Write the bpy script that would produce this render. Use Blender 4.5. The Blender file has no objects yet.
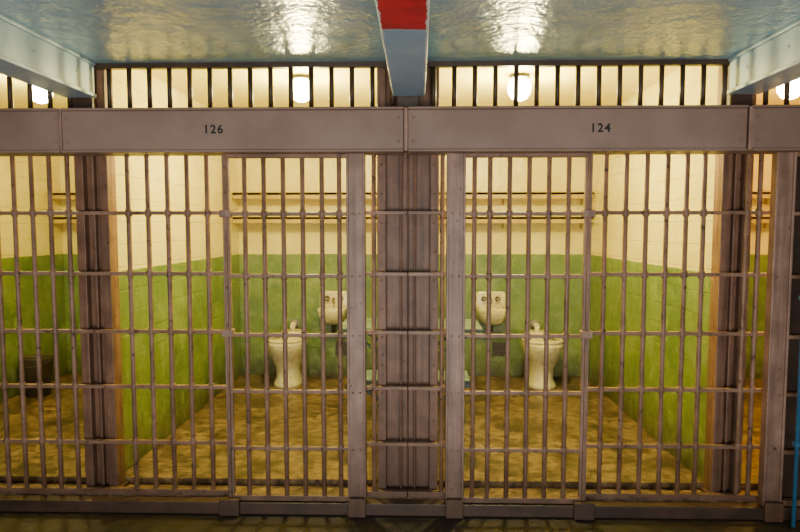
import bpy, bmesh, math, random
from mathutils import Vector, Matrix
random.seed(3)
S = bpy.context.scene

# ---------------- materials ----------------
def newmat(name):
    m = bpy.data.materials.new(name); m.use_nodes = True
    nt = m.node_tree
    return m, nt, nt.nodes['Principled BSDF']
def N(nt, t, **kw):
    n = nt.nodes.new(t)
    for k, v in kw.items():
        if k in n.inputs: n.inputs[k].default_value = v
        else: setattr(n, k, v)
    return n
def L(nt, a, b): nt.links.new(a, b)
def pos(nt): return N(nt, 'ShaderNodeNewGeometry').outputs['Position']
def scaled(nt, vec, sx, sy, sz):
    m = N(nt, 'ShaderNodeMapping'); m.inputs['Scale'].default_value = (sx, sy, sz); L(nt, vec, m.inputs['Vector']); return m.outputs[0]
def noise(nt, vec, scale, detail=4, rough=.55, dist=0):
    n = N(nt, 'ShaderNodeTexNoise'); n.inputs['Scale'].default_value = scale
    n.inputs['Detail'].default_value = detail; n.inputs['Roughness'].default_value = rough
    n.inputs['Distortion'].default_value = dist
    L(nt, vec, n.inputs['Vector']); return n.outputs['Fac']
def ramp(nt, fac, stops):
    r = N(nt, 'ShaderNodeValToRGB'); e = r.color_ramp.elements
    while len(e) < len(stops): e.new(.5)
    for i, (p, c) in enumerate(stops):
        e[i].position = p; e[i].color = (c[0], c[1], c[2], 1) if not isinstance(c, (int, float)) else (c, c, c, 1)
    L(nt, fac, r.inputs['Fac']); return r.outputs['Color']
def mix(nt, fac, a, b, mode='MIX'):
    m = N(nt, 'ShaderNodeMix'); m.data_type = 'RGBA'; m.blend_type = mode
    if isinstance(fac, (int, float)): m.inputs[0].default_value = fac
    else: L(nt, fac, m.inputs[0])
    for s, v in ((6, a), (7, b)):
        if isinstance(v, tuple): m.inputs[s].default_value = (*v, 1)
        else: L(nt, v, m.inputs[s])
    return m.outputs[2]
def bump(nt, bsdf, h, strength=.3, dist=.01):
    b = N(nt, 'ShaderNodeBump'); b.inputs['Strength'].default_value = strength; b.inputs['Distance'].default_value = dist
    L(nt, h, b.inputs['Height']); L(nt, b.outputs['Normal'], bsdf.inputs['Normal'])
def mathn(nt, op, a, b=None):
    m = N(nt, 'ShaderNodeMath'); m.operation = op
    for i, v in enumerate((a, b)):
        if v is None: continue
        if isinstance(v, (int, float)): m.inputs[i].default_value = v
        else: L(nt, v, m.inputs[i])
    return m.outputs[0]

def paint(name, c1, c2, chip=(.05, .025, .015), chipth=.66, rough=.45, nscale=6, chipscale=28, bstr=.25, streak=0, grime=0):
    m, nt, b = newmat(name); p = pos(nt)
    base = mix(nt, ramp(nt, noise(nt, p, nscale), [(.35, 0), (.65, 1)]), c1, c2)
    if streak:
        s = noise(nt, scaled(nt, p, 30, 30, 1.5), 1, 4, .6)
        base = mix(nt, ramp(nt, s, [(.45, 0), (.7, streak)]), base, chip)
    if grime:
        sep = N(nt, 'ShaderNodeSeparateXYZ'); L(nt, p, sep.inputs[0])
        g = ramp(nt, mathn(nt, 'ADD', sep.outputs['Z'], mathn(nt, 'MULTIPLY', noise(nt, p, 11, 5), .5)), [(.12, grime), (.65, 0)])
        base = mix(nt, g, base, (.06, .028, .014))
    ch = ramp(nt, noise(nt, p, chipscale, 6, .65), [(chipth - .03, 0), (chipth + .03, .85)])
    col = mix(nt, ch, base, chip)
    L(nt, col, b.inputs['Base Color']); b.inputs['Roughness'].default_value = rough
    bump(nt, b, noise(nt, p, 60, 3), bstr, .003)
    return m
M_bar = paint('bar_paint', (.35, .20, .125), (.19, .10, .056), chipth=.62, grime=.8)
M_header = paint('header_paint', (.34, .225, .175), (.26, .163, .12), chipth=.72, rough=.5, nscale=3)
M_stile = paint('stile_paint', (.43, .265, .195), (.28, .165, .11), chipth=.66, rough=.45, nscale=9, streak=.5, grime=.8)
M_col = paint('column_paint', (.27, .14, .08), (.17, .08, .043), chip=(.045, .02, .01), chipth=.66, rough=.5, nscale=10, streak=.7, grime=.9)
M_dark = paint('dark_steel', (.075, .038, .022), (.035, .02, .011), chipth=.7)
M_ceilblue = paint('ceiling_blue_paint', (.31, .48, .66), (.21, .39, .58), chip=(.16, .18, .18), chipth=.76, rough=.25, nscale=2.5, chipscale=14, bstr=.2)
M_beamblue = paint('beam_blue_paint', (.44, .58, .70), (.32, .47, .60), chip=(.2, .13, .08), chipth=.70, rough=.35)
M_pipe = paint('pipe_blue_paint', (.04, .17, .30), (.03, .12, .24), chipth=.72)
M_ink = paint('stencil_ink', (.012, .01, .01), (.02, .015, .015), chipth=.8, rough=.6)
M_iron = paint('fixture_iron', (.04, .033, .022), (.07, .055, .035), rough=.4)
M_table = paint('table_paint', (.15, .22, .24), (.10, .155, .17), chipth=.68)
M_chrome, nt, b = newmat('tap_metal'); b.inputs['Metallic'].default_value = .9; b.inputs['Roughness'].default_value = .3
L(nt, ramp(nt, noise(nt, pos(nt), 40), [(.3, (.45, .4, .3)), (.7, (.2, .16, .1))]), b.inputs['Base Color'])

nt = M_ceilblue.node_tree; b = nt.nodes['Principled BSDF']; p = pos(nt)
h = mathn(nt, 'ADD', noise(nt, p, 7, 3), mathn(nt, 'MULTIPLY', noise(nt, p, 45, 3), .35))
bump(nt, b, h, .8, .018)

M_beamred, nt, b = newmat('beam_red_blue_paint'); p = pos(nt)
sep = N(nt, 'ShaderNodeSeparateXYZ'); L(nt, p, sep.inputs[0])
isred = mathn(nt, 'LESS_THAN', mathn(nt, 'ADD', sep.outputs['Y'], mathn(nt, 'MULTIPLY', noise(nt, p, 12), .05)), -1.12)
blue = mix(nt, ramp(nt, noise(nt, p, 5), [(.35, 0), (.65, 1)]), (.42, .60, .76), (.30, .48, .66))
red = mix(nt, ramp(nt, noise(nt, p, 9), [(.4, 0), (.6, 1)]), (.80, .003, .025), (.60, .002, .015))
col = mix(nt, isred, blue, red)
ax = mathn(nt, 'ABSOLUTE', mathn(nt, 'SUBTRACT', sep.outputs['X'], .005))
edge = mathn(nt, 'GREATER_THAN', mathn(nt, 'ADD', ax, mathn(nt, 'MULTIPLY', noise(nt, p, 25, 4), .02)), .0805)
col = mix(nt, edge, col, (.78, .80, .80))
L(nt, col, b.inputs['Base Color']); b.inputs['Roughness'].default_value = .4
bump(nt, b, noise(nt, p, 40, 3), .3, .005)

def wallmat(name, axis, coursing):
    m, nt, b = newmat(name); p = pos(nt)
    sep = N(nt, 'ShaderNodeSeparateXYZ'); L(nt, p, sep.inputs[0])
    cmb = N(nt, 'ShaderNodeCombineXYZ'); L(nt, sep.outputs[axis], cmb.inputs[0]); L(nt, sep.outputs['Z'], cmb.inputs[1])
    zz = mathn(nt, 'ADD', sep.outputs['Z'], mathn(nt, 'MULTIPLY', noise(nt, p, 14, 2), .012))
    up = mathn(nt, 'GREATER_THAN', zz, 1.112)
    cream = mix(nt, ramp(nt, noise(nt, p, 4), [(.35, 0), (.7, 1)]), (.86, .76, .22), (.76, .63, .14))
    cream = mix(nt, ramp(nt, noise(nt, p, 17, 6, .7), [(.60, 0), (.74, .6)]), cream, (.52, .37, .08))
    green = mix(nt, ramp(nt, noise(nt, p, 3.5), [(.35, 0), (.65, 1)]), (.19, .27, .055), (.10, .17, .033))
    green = mix(nt, ramp(nt, noise(nt, p, 9, 7, .72), [(.50, 0), (.72, .8)]), green, (.27, .33, .15))
    green = mix(nt, ramp(nt, noise(nt, p, 23, 6, .7), [(.60, 0), (.70, .7)]), green, (.08, .11, .035))
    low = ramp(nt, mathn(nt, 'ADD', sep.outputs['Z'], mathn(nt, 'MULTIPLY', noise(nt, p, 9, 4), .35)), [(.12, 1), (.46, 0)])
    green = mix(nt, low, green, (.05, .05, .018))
    L(nt, mix(nt, up, green, cream), b.inputs['Base Color'])
    b.inputs['Roughness'].default_value = .28
    br = N(nt, 'ShaderNodeTexBrick'); L(nt, cmb.outputs[0], br.inputs['Vector'])
    br.inputs['Scale'].default_value = 1; br.inputs['Brick Width'].default_value = .42; br.inputs['Row Height'].default_value = .125
    br.inputs['Mortar Size'].default_value = .004; br.inputs['Mortar Smooth'].default_value = .6
    br.inputs['Color1'].default_value = br.inputs['Color2'].default_value = (0, 0, 0, 1); br.inputs['Mortar'].default_value = (1, 1, 1, 1)
    h = mathn(nt, 'ADD', mathn(nt, 'MULTIPLY', br.outputs['Fac'], -coursing), mathn(nt, 'ADD', noise(nt, p, 8, 5), mathn(nt, 'MULTIPLY', noise(nt, p, 50, 3), .2)))
    bump(nt, b, h, .6, .016)
    return m
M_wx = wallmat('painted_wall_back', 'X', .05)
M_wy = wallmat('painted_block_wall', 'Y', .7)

M_cceil, nt, b = newmat('cell_ceiling_paint'); p = pos(nt)
L(nt, mix(nt, noise(nt, p, 4), (.86, .74, .20), (.74, .60, .12)), b.inputs['Base Color']); b.inputs['Roughness'].default_value = .3
bump(nt, b, noise(nt, p, 14, 5), .5, .015)

M_floor, nt, b = newmat('worn_concrete'); p = pos(nt)
c = ramp(nt, noise(nt, p, 3.2, 8, .7, .4), [(.34, (.035, .022, .012)), (.45, (.12, .078, .038)), (.56, (.28, .19, .095)), (.70, (.09, .06, .03))])
c = mix(nt, ramp(nt, noise(nt, p, 15, 7, .72), [(.44, 0), (.60, .88)]), c, (.038, .025, .013))
L(nt, c, b.inputs['Base Color']); b.inputs['Roughness'].default_value = .35
bump(nt, b, noise(nt, p, 25, 6), .35, .008)

M_walk, nt, b = newmat('walkway_concrete'); p = pos(nt)
L(nt, ramp(nt, noise(nt, p, 6, 8, .7), [(.3, (.008, .006, .005)), (.55, (.022, .016, .011)), (.75, (.05, .036, .024))]), b.inputs['Base Color'])
b.inputs['Roughness'].default_value = .45; bump(nt, b, noise(nt, p, 30, 6), .4, .006)

M_porc, nt, b = newmat('porcelain'); p = pos(nt)
c = mix(nt, ramp(nt, noise(nt, p, 7), [(.3, 0), (.7, 1)]), (.80, .75, .50), (.66, .60, .34))
c = mix(nt, ramp(nt, noise(nt, p, 24, 6, .7), [(.56, 0), (.68, .8)]), c, (.30, .20, .07))
L(nt, c, b.inputs['Base Color']); b.inputs['Roughness'].default_value = .15
M_shelf = paint('shelf_paint', (.50, .37, .08), (.40, .27, .05), chip=(.25, .15, .06), chipth=.66, rough=.4)
M_bulb, nt, b = newmat('bulb_glow'); b.inputs['Base Color'].default_value = (1, .9, .7, 1)
b.inputs['Emission Color'].default_value = (1, .86, .45, 1); b.inputs['Emission Strength'].default_value = 70

# ---------------- mesh builder ----------------
class MB:
    def __init__(s): s.bm = bmesh.new(); s.mats = []
    def mi(s, m):
        if m not in s.mats: s.mats.append(m)
        return s.mats.index(m)
    def box(s, x0, x1, y0, y1, z0, z1, m):
        i = s.mi(m); v = [s.bm.verts.new((x, y, z)) for x in (x0, x1) for y in (y0, y1) for z in (z0, z1)]
        for f in ((0, 1, 3, 2), (4, 6, 7, 5), (0, 4, 5, 1), (2, 3, 7, 6), (0, 2, 6, 4), (1, 5, 7, 3)):
            fc = s.bm.faces.new([v[k] for k in f]); fc.material_index = i
    def cyl(s, p0, p1, r, m, seg=10, r1=None):
        i = s.mi(m); p0 = Vector(p0); p1 = Vector(p1); d = (p1 - p0).normalized()
        a = d.orthogonal().normalized(); c = d.cross(a); r1 = r if r1 is None else r1
        R = [[s.bm.verts.new(pp + (a * math.cos(t) + c * math.sin(t)) * rr) for t in [2 * math.pi * k / seg for k in range(seg)]] for pp, rr in ((p0, r), (p1, r1))]
        for k in range(seg):
            f = s.bm.faces.new((R[0][k], R[0][(k + 1) % seg], R[1][(k + 1) % seg], R[1][k])); f.smooth = True; f.material_index = i
        s.bm.faces.new(R[0][::-1]).material_index = i; s.bm.faces.new(R[1]).material_index = i
    def loft(s, rings, m, seg=36, n=2.0, cap0=True, cap1=True):
        i = s.mi(m); RR = []
        for r in rings:
            cx, cy, z, rx, ry = r[:5]; tl = r[5] if len(r) > 5 else 0
            ring = []
            for k in range(seg):
                t = 2 * math.pi * k / seg; ct, st = math.cos(t), math.sin(t)
                x = abs(ct) ** (2 / n) * math.copysign(1, ct) * rx; y = abs(st) ** (2 / n) * math.copysign(1, st) * ry
                ring.append(s.bm.verts.new((cx + x, cy + y, z + tl * y)))
            RR.append(ring)
        for a, b_ in zip(RR, RR[1:]):
            for k in range(seg):
                f = s.bm.faces.new((a[k], a[(k + 1) % seg], b_[(k + 1) % seg], b_[k])); f.smooth = True; f.material_index = i
        if cap0: s.bm.faces.new(RR[0][::-1]).material_index = i
        if cap1: s.bm.faces.new(RR[-1]).material_index = i
    def tube(s, pts, r, m, seg=10):
        for a, b_ in zip(pts, pts[1:]): s.cyl(a, b_, r, m, seg)
    def done(s, name, bevel=0, rot=0, piv=None):
        if rot:
            bmesh.ops.rotate(s.bm, cent=Vector(piv), matrix=Matrix.Rotation(rot, 3, 'Z'), verts=s.bm.verts)
        bmesh.ops.recalc_face_normals(s.bm, faces=s.bm.faces)
        me = bpy.data.meshes.new(name); s.bm.to_mesh(me); s.bm.free()
        for m in s.mats: me.materials.append(m)
        o = bpy.data.objects.new(name, me); S.collection.objects.link(o)
        if bevel:
            bv = o.modifiers.new('bevel', 'BEVEL'); bv.width = bevel; bv.segments = 2; bv.limit_method = 'ANGLE'; bv.angle_limit = math.radians(50)
        return o

P = 1.61
D = 2.70
XE = 2 * P
ZB = -.035        # frame base
ZW = -.10         # walkway level
ZH0, ZH1, ZC, ZCC = 1.70, 1.91, 2.15, 2.26
# ---------------- shell ----------------
b = MB(); b.box(-XE - .05, XE + .05, .13, D, -.10, 0, M_floor); b.box(-XE - .05, XE + .05, -.02, .13, -.10, ZB, M_floor); b.done('floor')
b = MB(); b.box(-XE - .05, XE + .05, -5, -.02, ZW - .1, ZW, M_walk); b.done('floor_walkway')
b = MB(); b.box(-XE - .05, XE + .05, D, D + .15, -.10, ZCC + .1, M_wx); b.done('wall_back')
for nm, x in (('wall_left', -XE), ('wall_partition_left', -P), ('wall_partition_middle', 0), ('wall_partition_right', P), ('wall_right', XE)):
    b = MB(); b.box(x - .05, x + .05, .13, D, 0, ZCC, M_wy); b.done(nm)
b = MB(); b.box(-XE - .05, XE + .05, .04, D, ZCC, ZCC + .1, M_cceil); b.done('ceiling')
b = MB(); b.box(-XE - .05, XE + .05, -4.6, .04, ZC, ZC + .15, M_ceilblue); b.done('ceiling_walkway')
b = MB(); b.box(-XE, XE, -.095, -.02, ZW, ZB - .003, M_dark); b.done('trim_curb', .004)

# ---------------- ceiling beams ----------------
for x, m in ((-P, M_beamblue), (0.005, M_beamred), (P, M_beamblue), (-XE, M_beamblue), (XE, M_beamblue)):
    b = MB(); w = .078
    b.box(x - w, x + w, -4.5, -.03, 1.98, 1.997, m)
    b.box(x - w + .012, x + w - .012, -4.5, -.025, 1.997, 2.135, m)
    b.box(x - w, x + w, -4.5, -.03, 2.135, ZC, m)
    for yy in [-.2 - .35 * k for k in range(12)]:
        for sx in (-1, 1):
            b.cyl((x + sx * (w - .014), yy, 2.07), (x + sx * (w - .008), yy, 2.07), .007, m, 10)
    b.done('ceiling_beam', .003)

# ---------------- header ----------------
segs = [(-XE, -P - .055), (-P - .045, -.018), (.002, P - .025), (P + .0, XE)]
for k, (x0, x1) in enumerate(segs):
    b = MB()
    b.box(x0, x1, -.14, .02, ZH0 + .012, ZH1 - .012, M_header)
    b.box(x0, x1, -.152, .02, ZH0, ZH0 + .012, M_header)
    b.box(x0, x1, -.152, .02, ZH1 - .012, ZH1, M_header)
    if k: b.box(x0 - .018, x0, -.146, .018, ZH0 + .004, ZH1 - .004, M_stile)
    for ex in (x0 + .025, x1 - .025):
        for zz in (ZH0 + .05, ZH1 - .05): b.cyl((ex, -.148, zz), (ex, -.138, zz), .008, M_header, 8)
    hd = b.done('header_beam', .004)
    if k in (1, 2):
        t = bpy.data.curves.new('num', 'FONT'); t.body = '126' if k == 1 else '124'; t.size = .056; t.extrude = .0006; t.offset = .0014
        t.align_x = 'CENTER'; t.space_character = 1.2
        to = bpy.data.objects.new('stencil_number', t); S.collection.objects.link(to)
        to.data.materials.append(M_ink); to.location = (-.925 if k == 1 else .905, -.1412, 1.790); to.rotation_euler = (math.pi / 2, 0, 0)
        to.parent = hd

# ---------------- transom bars ----------------
b = MB()
b.box(-XE, XE, -.012, .018, ZH1, ZH1 + .02, M_dark)
b.box(-XE, XE, -.015, .020, ZC - .025, ZC, M_dark)
x = -XE + .03
while x < XE:
    b.cyl((x, .002, ZH1 + .01), (x, .002, ZC - .01), .0125, M_dark, 10); x += .1005
for x in (-P, 0, P):
    b.box(x - .05, x + .05, -.02, .028, ZH1, ZC, M_dark)
b.done('transom_bar_grille')

# ---------------- bars ----------------
RZ = [-.01, .24, .53, .815, 1.11, 1.415]
def vbar(b, x, y, z0, z1, m=M_bar, r=.0118, rails=()):
    b.cyl((x, y, z0), (x, y, z1), r, m, 12)
    for z in rails: b.cyl((x, y, z - .018), (x, y, z + .018), r + .0045, m, 12)
def panel(xs, x0, x1, name='cell_bar_panel'):
    b = MB()
    for z in RZ[1:]: b.box(x0, x1, -.013, .013, z - .009, z + .009, M_bar)
    b.box(x0, x1, -.018, .018, ZB, ZB + .03, M_bar)
    for x in xs: vbar(b, x, 0, ZB, ZH0, rails=RZ[1:])
    b.done(name, .002)
def door(xs, xthin, xthick, name='cell_door'):
    b = MB(); y = -.062; lo, hi = min(xthin, xthick), max(xthin, xthick)
    rz = [z - .006 for z in RZ]
    for z in rz[1:]: b.box(lo, hi, y - .013, y + .013, z - .009, z + .009, M_bar)
    b.box(lo, hi, y - .018, y + .018, ZB, ZB + .028, M_bar); b.box(lo, hi, y - .018, y + .018, ZH0 - .02, ZH0, M_bar)
    for x in xs: vbar(b, x, y, ZB + .01, ZH0 - .01, rails=rz[1:])
    b.box(xthin - .017, xthin + .017, y - .010, y + .018, ZB, ZH0, M_stile)
    b.box(xthin - .006, xthin + .006, y - .026, y - .008, ZB, ZH0, M_bar)
    b.box(xthick - .046, xthick + .046, y - .022, y + .022, ZB + .003, ZH0, M_stile)
    b.box(xthick - .046, xthick - .034, y - .034, y - .02, ZB + .003, ZH0, M_stile)
    b.box(xthick + .034, xthick + .046, y - .034, y - .02, ZB + .003, ZH0, M_stile)
    b.box(xthick - .044, xthick + .044, y - .06, y - .034, ZW + .001, ZB + .03, M_col)
    for z in rz[1:]:
        for dx in (-.018, .018): b.cyl((xthick + dx, y - .028, z), (xthick + dx, y - .02, z), .006, M_bar, 8)
    for z in (.82, 1.41): b.box(xthin - .028, xthin + .028, y - .03, y + .02, z - .018, z + .018, M_stile)
    b.box(xthin - .05, xthin + .05, y - .06, y - .034, ZW + .001, ZB + .02, M_dark)
    b.done(name, .003)
door([-.80, -.705, -.61, -.515, -.42, -.335], -.892, -.252)
door([.325, .40, .495, .59, .685, .78], .875, .235)
panel([-1.405, -1.305, -1.205, -1.105, -1.005], -P + .08, -.90)
panel([.975, 1.075, 1.175, 1.275, 1.37, 1.455], .885, P - .06)
panel([-.17], -.21, -.002); panel([.172], .002, .21)
panel([-P - .10 - .092 * k for k in range(6)], -2.3, -P + .08)
door([-2.42, -2.52, -2.62, -2.72, -2.82, -2.92], -2.33, -3.0)
panel([1.665, 1.725], P - .06, 1.84)
door([2.08, 2.17, 2.26, 2.35, 2.44], 2.52, 1.80)
panel([2.6, 2.7, 2.8, 2.9, 3.0, 3.1], 2.54, XE)

# ---------------- columns ----------------
def column(x, w, name='steel_column'):
    b = MB(); h = w / 2; z0 = ZB
    b.box(x - h, x + h, .075, .128, z0, ZC - .001, M_col)
    b.box(x - h, x - h + .045, .030, .075, z0, ZC - .001, M_col)
    b.box(x + h - .045, x + h, .030, .075, z0, ZC - .001, M_col)
    if w > .25:
        b.box(x - .040, x - .030, .035, .075, z0, ZC - .001, M_col)
        b.box(x + .030, x + .040, .035, .075, z0, ZC - .001, M_col)
        b.box(x - .004, x + .004, .055, .075, z0, ZC - .001, M_col)
    else:
        b.box(x - .008, x + .008, .045, .075, z0, ZC - .001, M_col)
    z = .06
    while z < ZH0:
        for dx in (-h + .022, h - .022): b.cyl((x + dx, .022, z), (x + dx, .031, z), .007, M_col, 8, .005)
        z += .145
    b.box(x - h - .02, x + h + .02, .022, .125, z0, z0 + .02, M_dark)
    b.done(name, .004)
column(0, .31); column(-P + .005, .17); column(P + .02, .15); column(-XE + .02, .20); column(XE - .02, .20)
b = MB(); b.box(1.872, 2.03, -.022, .028, ZB, ZH0, M_dark); b.box(1.872, 1.90, .028, .07, ZB, ZH0, M_dark)
for k in range(9): b.cyl((1.95, -.03, .1 + k * .19), (1.95, -.02, .1 + k * .19), .01, M_dark)
b.done('lock_post', .003)
b = MB(); b.cyl((1.868, -.165, ZW), (1.868, -.165, 1.79), .010, M_pipe, 14)
b.tube([(1.868, -.165, 1.78), (1.868, -.165, 2.149)], .010, M_pipe, 14)
for z in (.3, 1.0, 1.65): b.box(1.850, 1.886, -.18, -.153, z, z + .02, M_pipe)
b.done('conduit_pipe')

# ---------------- fixtures ----------------
DB = D - .002
def toilet(x, y, rot):
    b = MB()
    b.loft([(x, y + .04, 0, .125, .20), (x, y + .04, .03, .122, .195), (x, y + .05, .07, .105, .165), (x, y + .04, .16, .105, .165),
            (x, y + .01, .25, .135, .205), (x, y - .01, .33, .165, .24), (x, y - .015, .375, .175, .25), (x, y - .015, .392, .172, .247),
            (x, y - .015, .396, .155, .23), (x, y - .02, .385, .128, .19), (x, y - .02, .34, .115, .17), (x, y, .26, .075, .11), (x, y + .01, .22, .04, .06)], M_porc, n=2.2)
    b.loft([(x, y - .015, .398, .172, .245), (x, y - .015, .412, .178, .25), (x, y - .015, .422, .170, .242), (x, y - .02, .422, .125, .185), (x, y - .02, .40, .120, .18)], M_porc, n=2.2, cap0=False, cap1=False)
    b.loft([(x, y + .20, .10, .07, .10), (x, y + .20, .30, .085, .12), (x, y + .21, .42, .10, .10), (x, y + .21, .44, .09, .09)], M_porc, n=3)
    b.tube([(x, y + .24, .43), (x, y + .24, .48), (x, DB, .48)], .024, M_porc)
    b.cyl((x, DB - .02, .48), (x, DB, .48), .04, M_chrome, 16)
    for sx in (-1, 1): b.cyl((x + sx * .10, y - .0, .02), (x + sx * .10, y, .05), .012, M_iron)
    b.done('toilet', rot=rot, piv=(x, y + .24, 0))
for x in (-1.06, 1.10, -1.08 + 2 * P, 1.10 - 2 * P): toilet(x, 2.32, 0)

def sink(x):
    b = MB(); zt = .64; yb = DB - .03
    b.loft([(x, yb - .09, zt - .15, .06, .06), (x, yb - .11, zt - .12, .10, .10), (x, yb - .125, zt - .05, .125, .125), (x, yb - .13, zt - .01, .134, .13), (x, yb - .13, zt, .130, .127),
            (x, yb - .135, zt - .003, .108, .100), (x, yb - .135, zt - .04, .095, .088), (x, yb - .13, zt - .09, .06, .05), (x, yb - .13, zt - .10, .02, .02)], M_porc, n=3.2)
    yk = DB - .025
    b.loft([(x, yk, zt - .13, .12, .024), (x, yk, zt, .132, .024), (x, yk, zt + .11, .132, .024), (x, yk, zt + .13, .122, .020), (x, yk, zt + .137, .105, .014)], M_porc, n=8)
    for dx in (-.06, .06):
        b.cyl((x + dx, DB - .048, zt + .07), (x + dx, DB - .056, zt + .07), .024, M_iron, 14)
        b.cyl((x + dx, DB - .05, zt + .07), (x + dx, DB - .105, zt + .07), .012, M_chrome)
        b.cyl((x + dx - .022, DB - .10, zt + .073), (x + dx + .022, DB - .10, zt + .073), .009, M_chrome)
    b.tube([(x, DB - .05, zt + .07), (x, DB - .11, zt + .075), (x, DB - .125, zt + .04)], .010, M_chrome)
    b.tube([(x, yb - .07, zt - .13), (x, yb - .07, zt - .24), (x, DB - .001, zt - .26)], .018, M_iron)
    b.done('wash_basin')
for x in (-.70, .70, -.70 + 2 * P, .70 - 2 * P): sink(x)

for c in (-1.5 * P, -.5 * P, .5 * P, 1.5 * P):
    for z in (1.635, 1.425):
        b = MB(); x0, x1 = c - P / 2 + .055, c + P / 2 - .055
        b.box(x0, x1, D - .21, DB, z - .012, z + .012, M_shelf)
        b.box(x0, x1, D - .21, D - .192, z - .045, z + .014, M_shelf)
        for xx in (x0 + .06, c, x1 - .06):
            b.box(xx - .01, xx + .01, D - .17, DB, z - .024, z - .012, M_shelf)
            b.box(xx - .01, xx + .01, D - .014, DB, z - .09, z - .012, M_shelf)
        b.done('wall_shelf', .003)
for x in (-.62, .80, -.62 + 2 * P, .80 - 2 * P):
    b = MB(); b.box(x - .07, x + .07, DB - .006, DB, .19, .31, M_iron)
    for k in range(5): b.box(x - .06, x + .06, DB - .014, DB - .004, .203 + k * .022, .209 + k * .022, M_iron)
    b.box(x - .075, x - .06, DB - .02, DB, .185, .315, M_iron); b.box(x + .06, x + .075, DB - .02, DB, .185, .315, M_iron)
    b.done('vent_grille')
def fold(xw, s, y0, w, d, z, name):
    b = MB(); x0, x1 = sorted((xw, xw + s * w))
    b.box(x0, x1, y0, y0 + d, z - .012, z + .012, M_table)
    b.box(x0, x1, y0, y0 + .012, z - .035, z, M_table); b.box(x0, x1, y0 + d - .012, y0 + d, z - .035, z, M_table)
    for yy in (y0 + .05, y0 + d - .05):
        b.cyl((xw + s * .012, yy, z - .26), (xw + s * (w - .06), yy, z - .015), .013, M_table)
        b.box(*sorted((xw, xw + s * .012)), yy - .02, yy + .02, z - .32, z + .03, M_table)
    b.done(name, .003)
for xw, s in ((-.052, -1), (.052, 1), (-P - .052, -1), (P + .052, 1)):
    fold(xw, s, 1.10, .43, .5, .66, 'folding_table'); fold(xw, s, .70, .32, .30, .40, 'folding_seat')
# bucket added in the far-left cell, stand-in for an unidentified dark shape
b = MB(); bx, by = -3.0, 1.9
b.loft([(bx, by, .001, .09, .09), (bx, by, .30, .125, .125), (bx, by, .31, .130, .130), (bx, by, .315, .122, .122), (bx, by, .29, .118, .118), (bx, by, .02, .085, .085)], M_iron, 28)
b.tube([(bx + .13 * math.cos(t), by - .13 * math.sin(t) * .95, .30 - .05 * math.sin(t)) for t in [math.pi * k / 12 for k in range(13)]], .005, M_iron, 8)
b.done('standin_bucket')

# ---------------- lamps ----------------
def lamp(x, y, col, e):
    b = MB()
    b.cyl((x, y, ZCC - .001), (x, y, ZCC - .02), .06, M_iron, 20)
    b.loft([(x, y, ZCC - .02, .035, .035), (x, y, ZCC - .035, .058, .058), (x, y, ZCC - .07, .072, .072), (x, y, ZCC - .11, .066, .066), (x, y, ZCC - .14, .045, .045), (x, y, ZCC - .152, .02, .02)], M_bulb, 24)
    o = b.done('ceiling_lamp')
    l = bpy.data.lights.new('lamp_light', 'POINT'); l.energy = e; l.color = col; l.shadow_soft_size = .06
    lo = bpy.data.objects.new('lamp_light', l); S.collection.objects.link(lo); lo.location = (x, y, ZCC - .23); lo.parent = o
warm = (1, .86, .36)
lamp(-.66, .80, warm, 110); lamp(.66, .80, warm, 115); lamp(-.66 - P, .80, warm, 70); lamp(.66 + P, .80, (1, .58, .10), 110)

l = bpy.data.lights.new('gallery_daylight', 'AREA'); l.shape = 'RECTANGLE'; l.size = 2.6; l.size_y = 1.4; l.energy = 145; l.color = (1, .95, .88)
lo = bpy.data.objects.new('gallery_daylight', l); S.collection.objects.link(lo); lo.location = (0, -5.0, .6)
lo.rotation_euler = (math.radians(110), 0, 0)
w = bpy.data.worlds.new('world'); S.world = w; w.use_nodes = True
w.node_tree.nodes['Background'].inputs[0].default_value = (.55, .60, .66, 1); w.node_tree.nodes['Background'].inputs[1].default_value = .18

# ---------------- camera ----------------
cam = bpy.data.cameras.new('camera'); co = bpy.data.objects.new('camera', cam); S.collection.objects.link(co)
cam.sensor_width = 36; cam.lens = 36 * 680 / 800
pitch = 4.5
co.location = (.05, -3.4, 1.34); co.rotation_euler = (math.radians(90 - pitch), 0, math.radians(1.5))
cam.shift_y = (680 * math.tan(math.radians(pitch)) - 38) / 800
S.camera = co
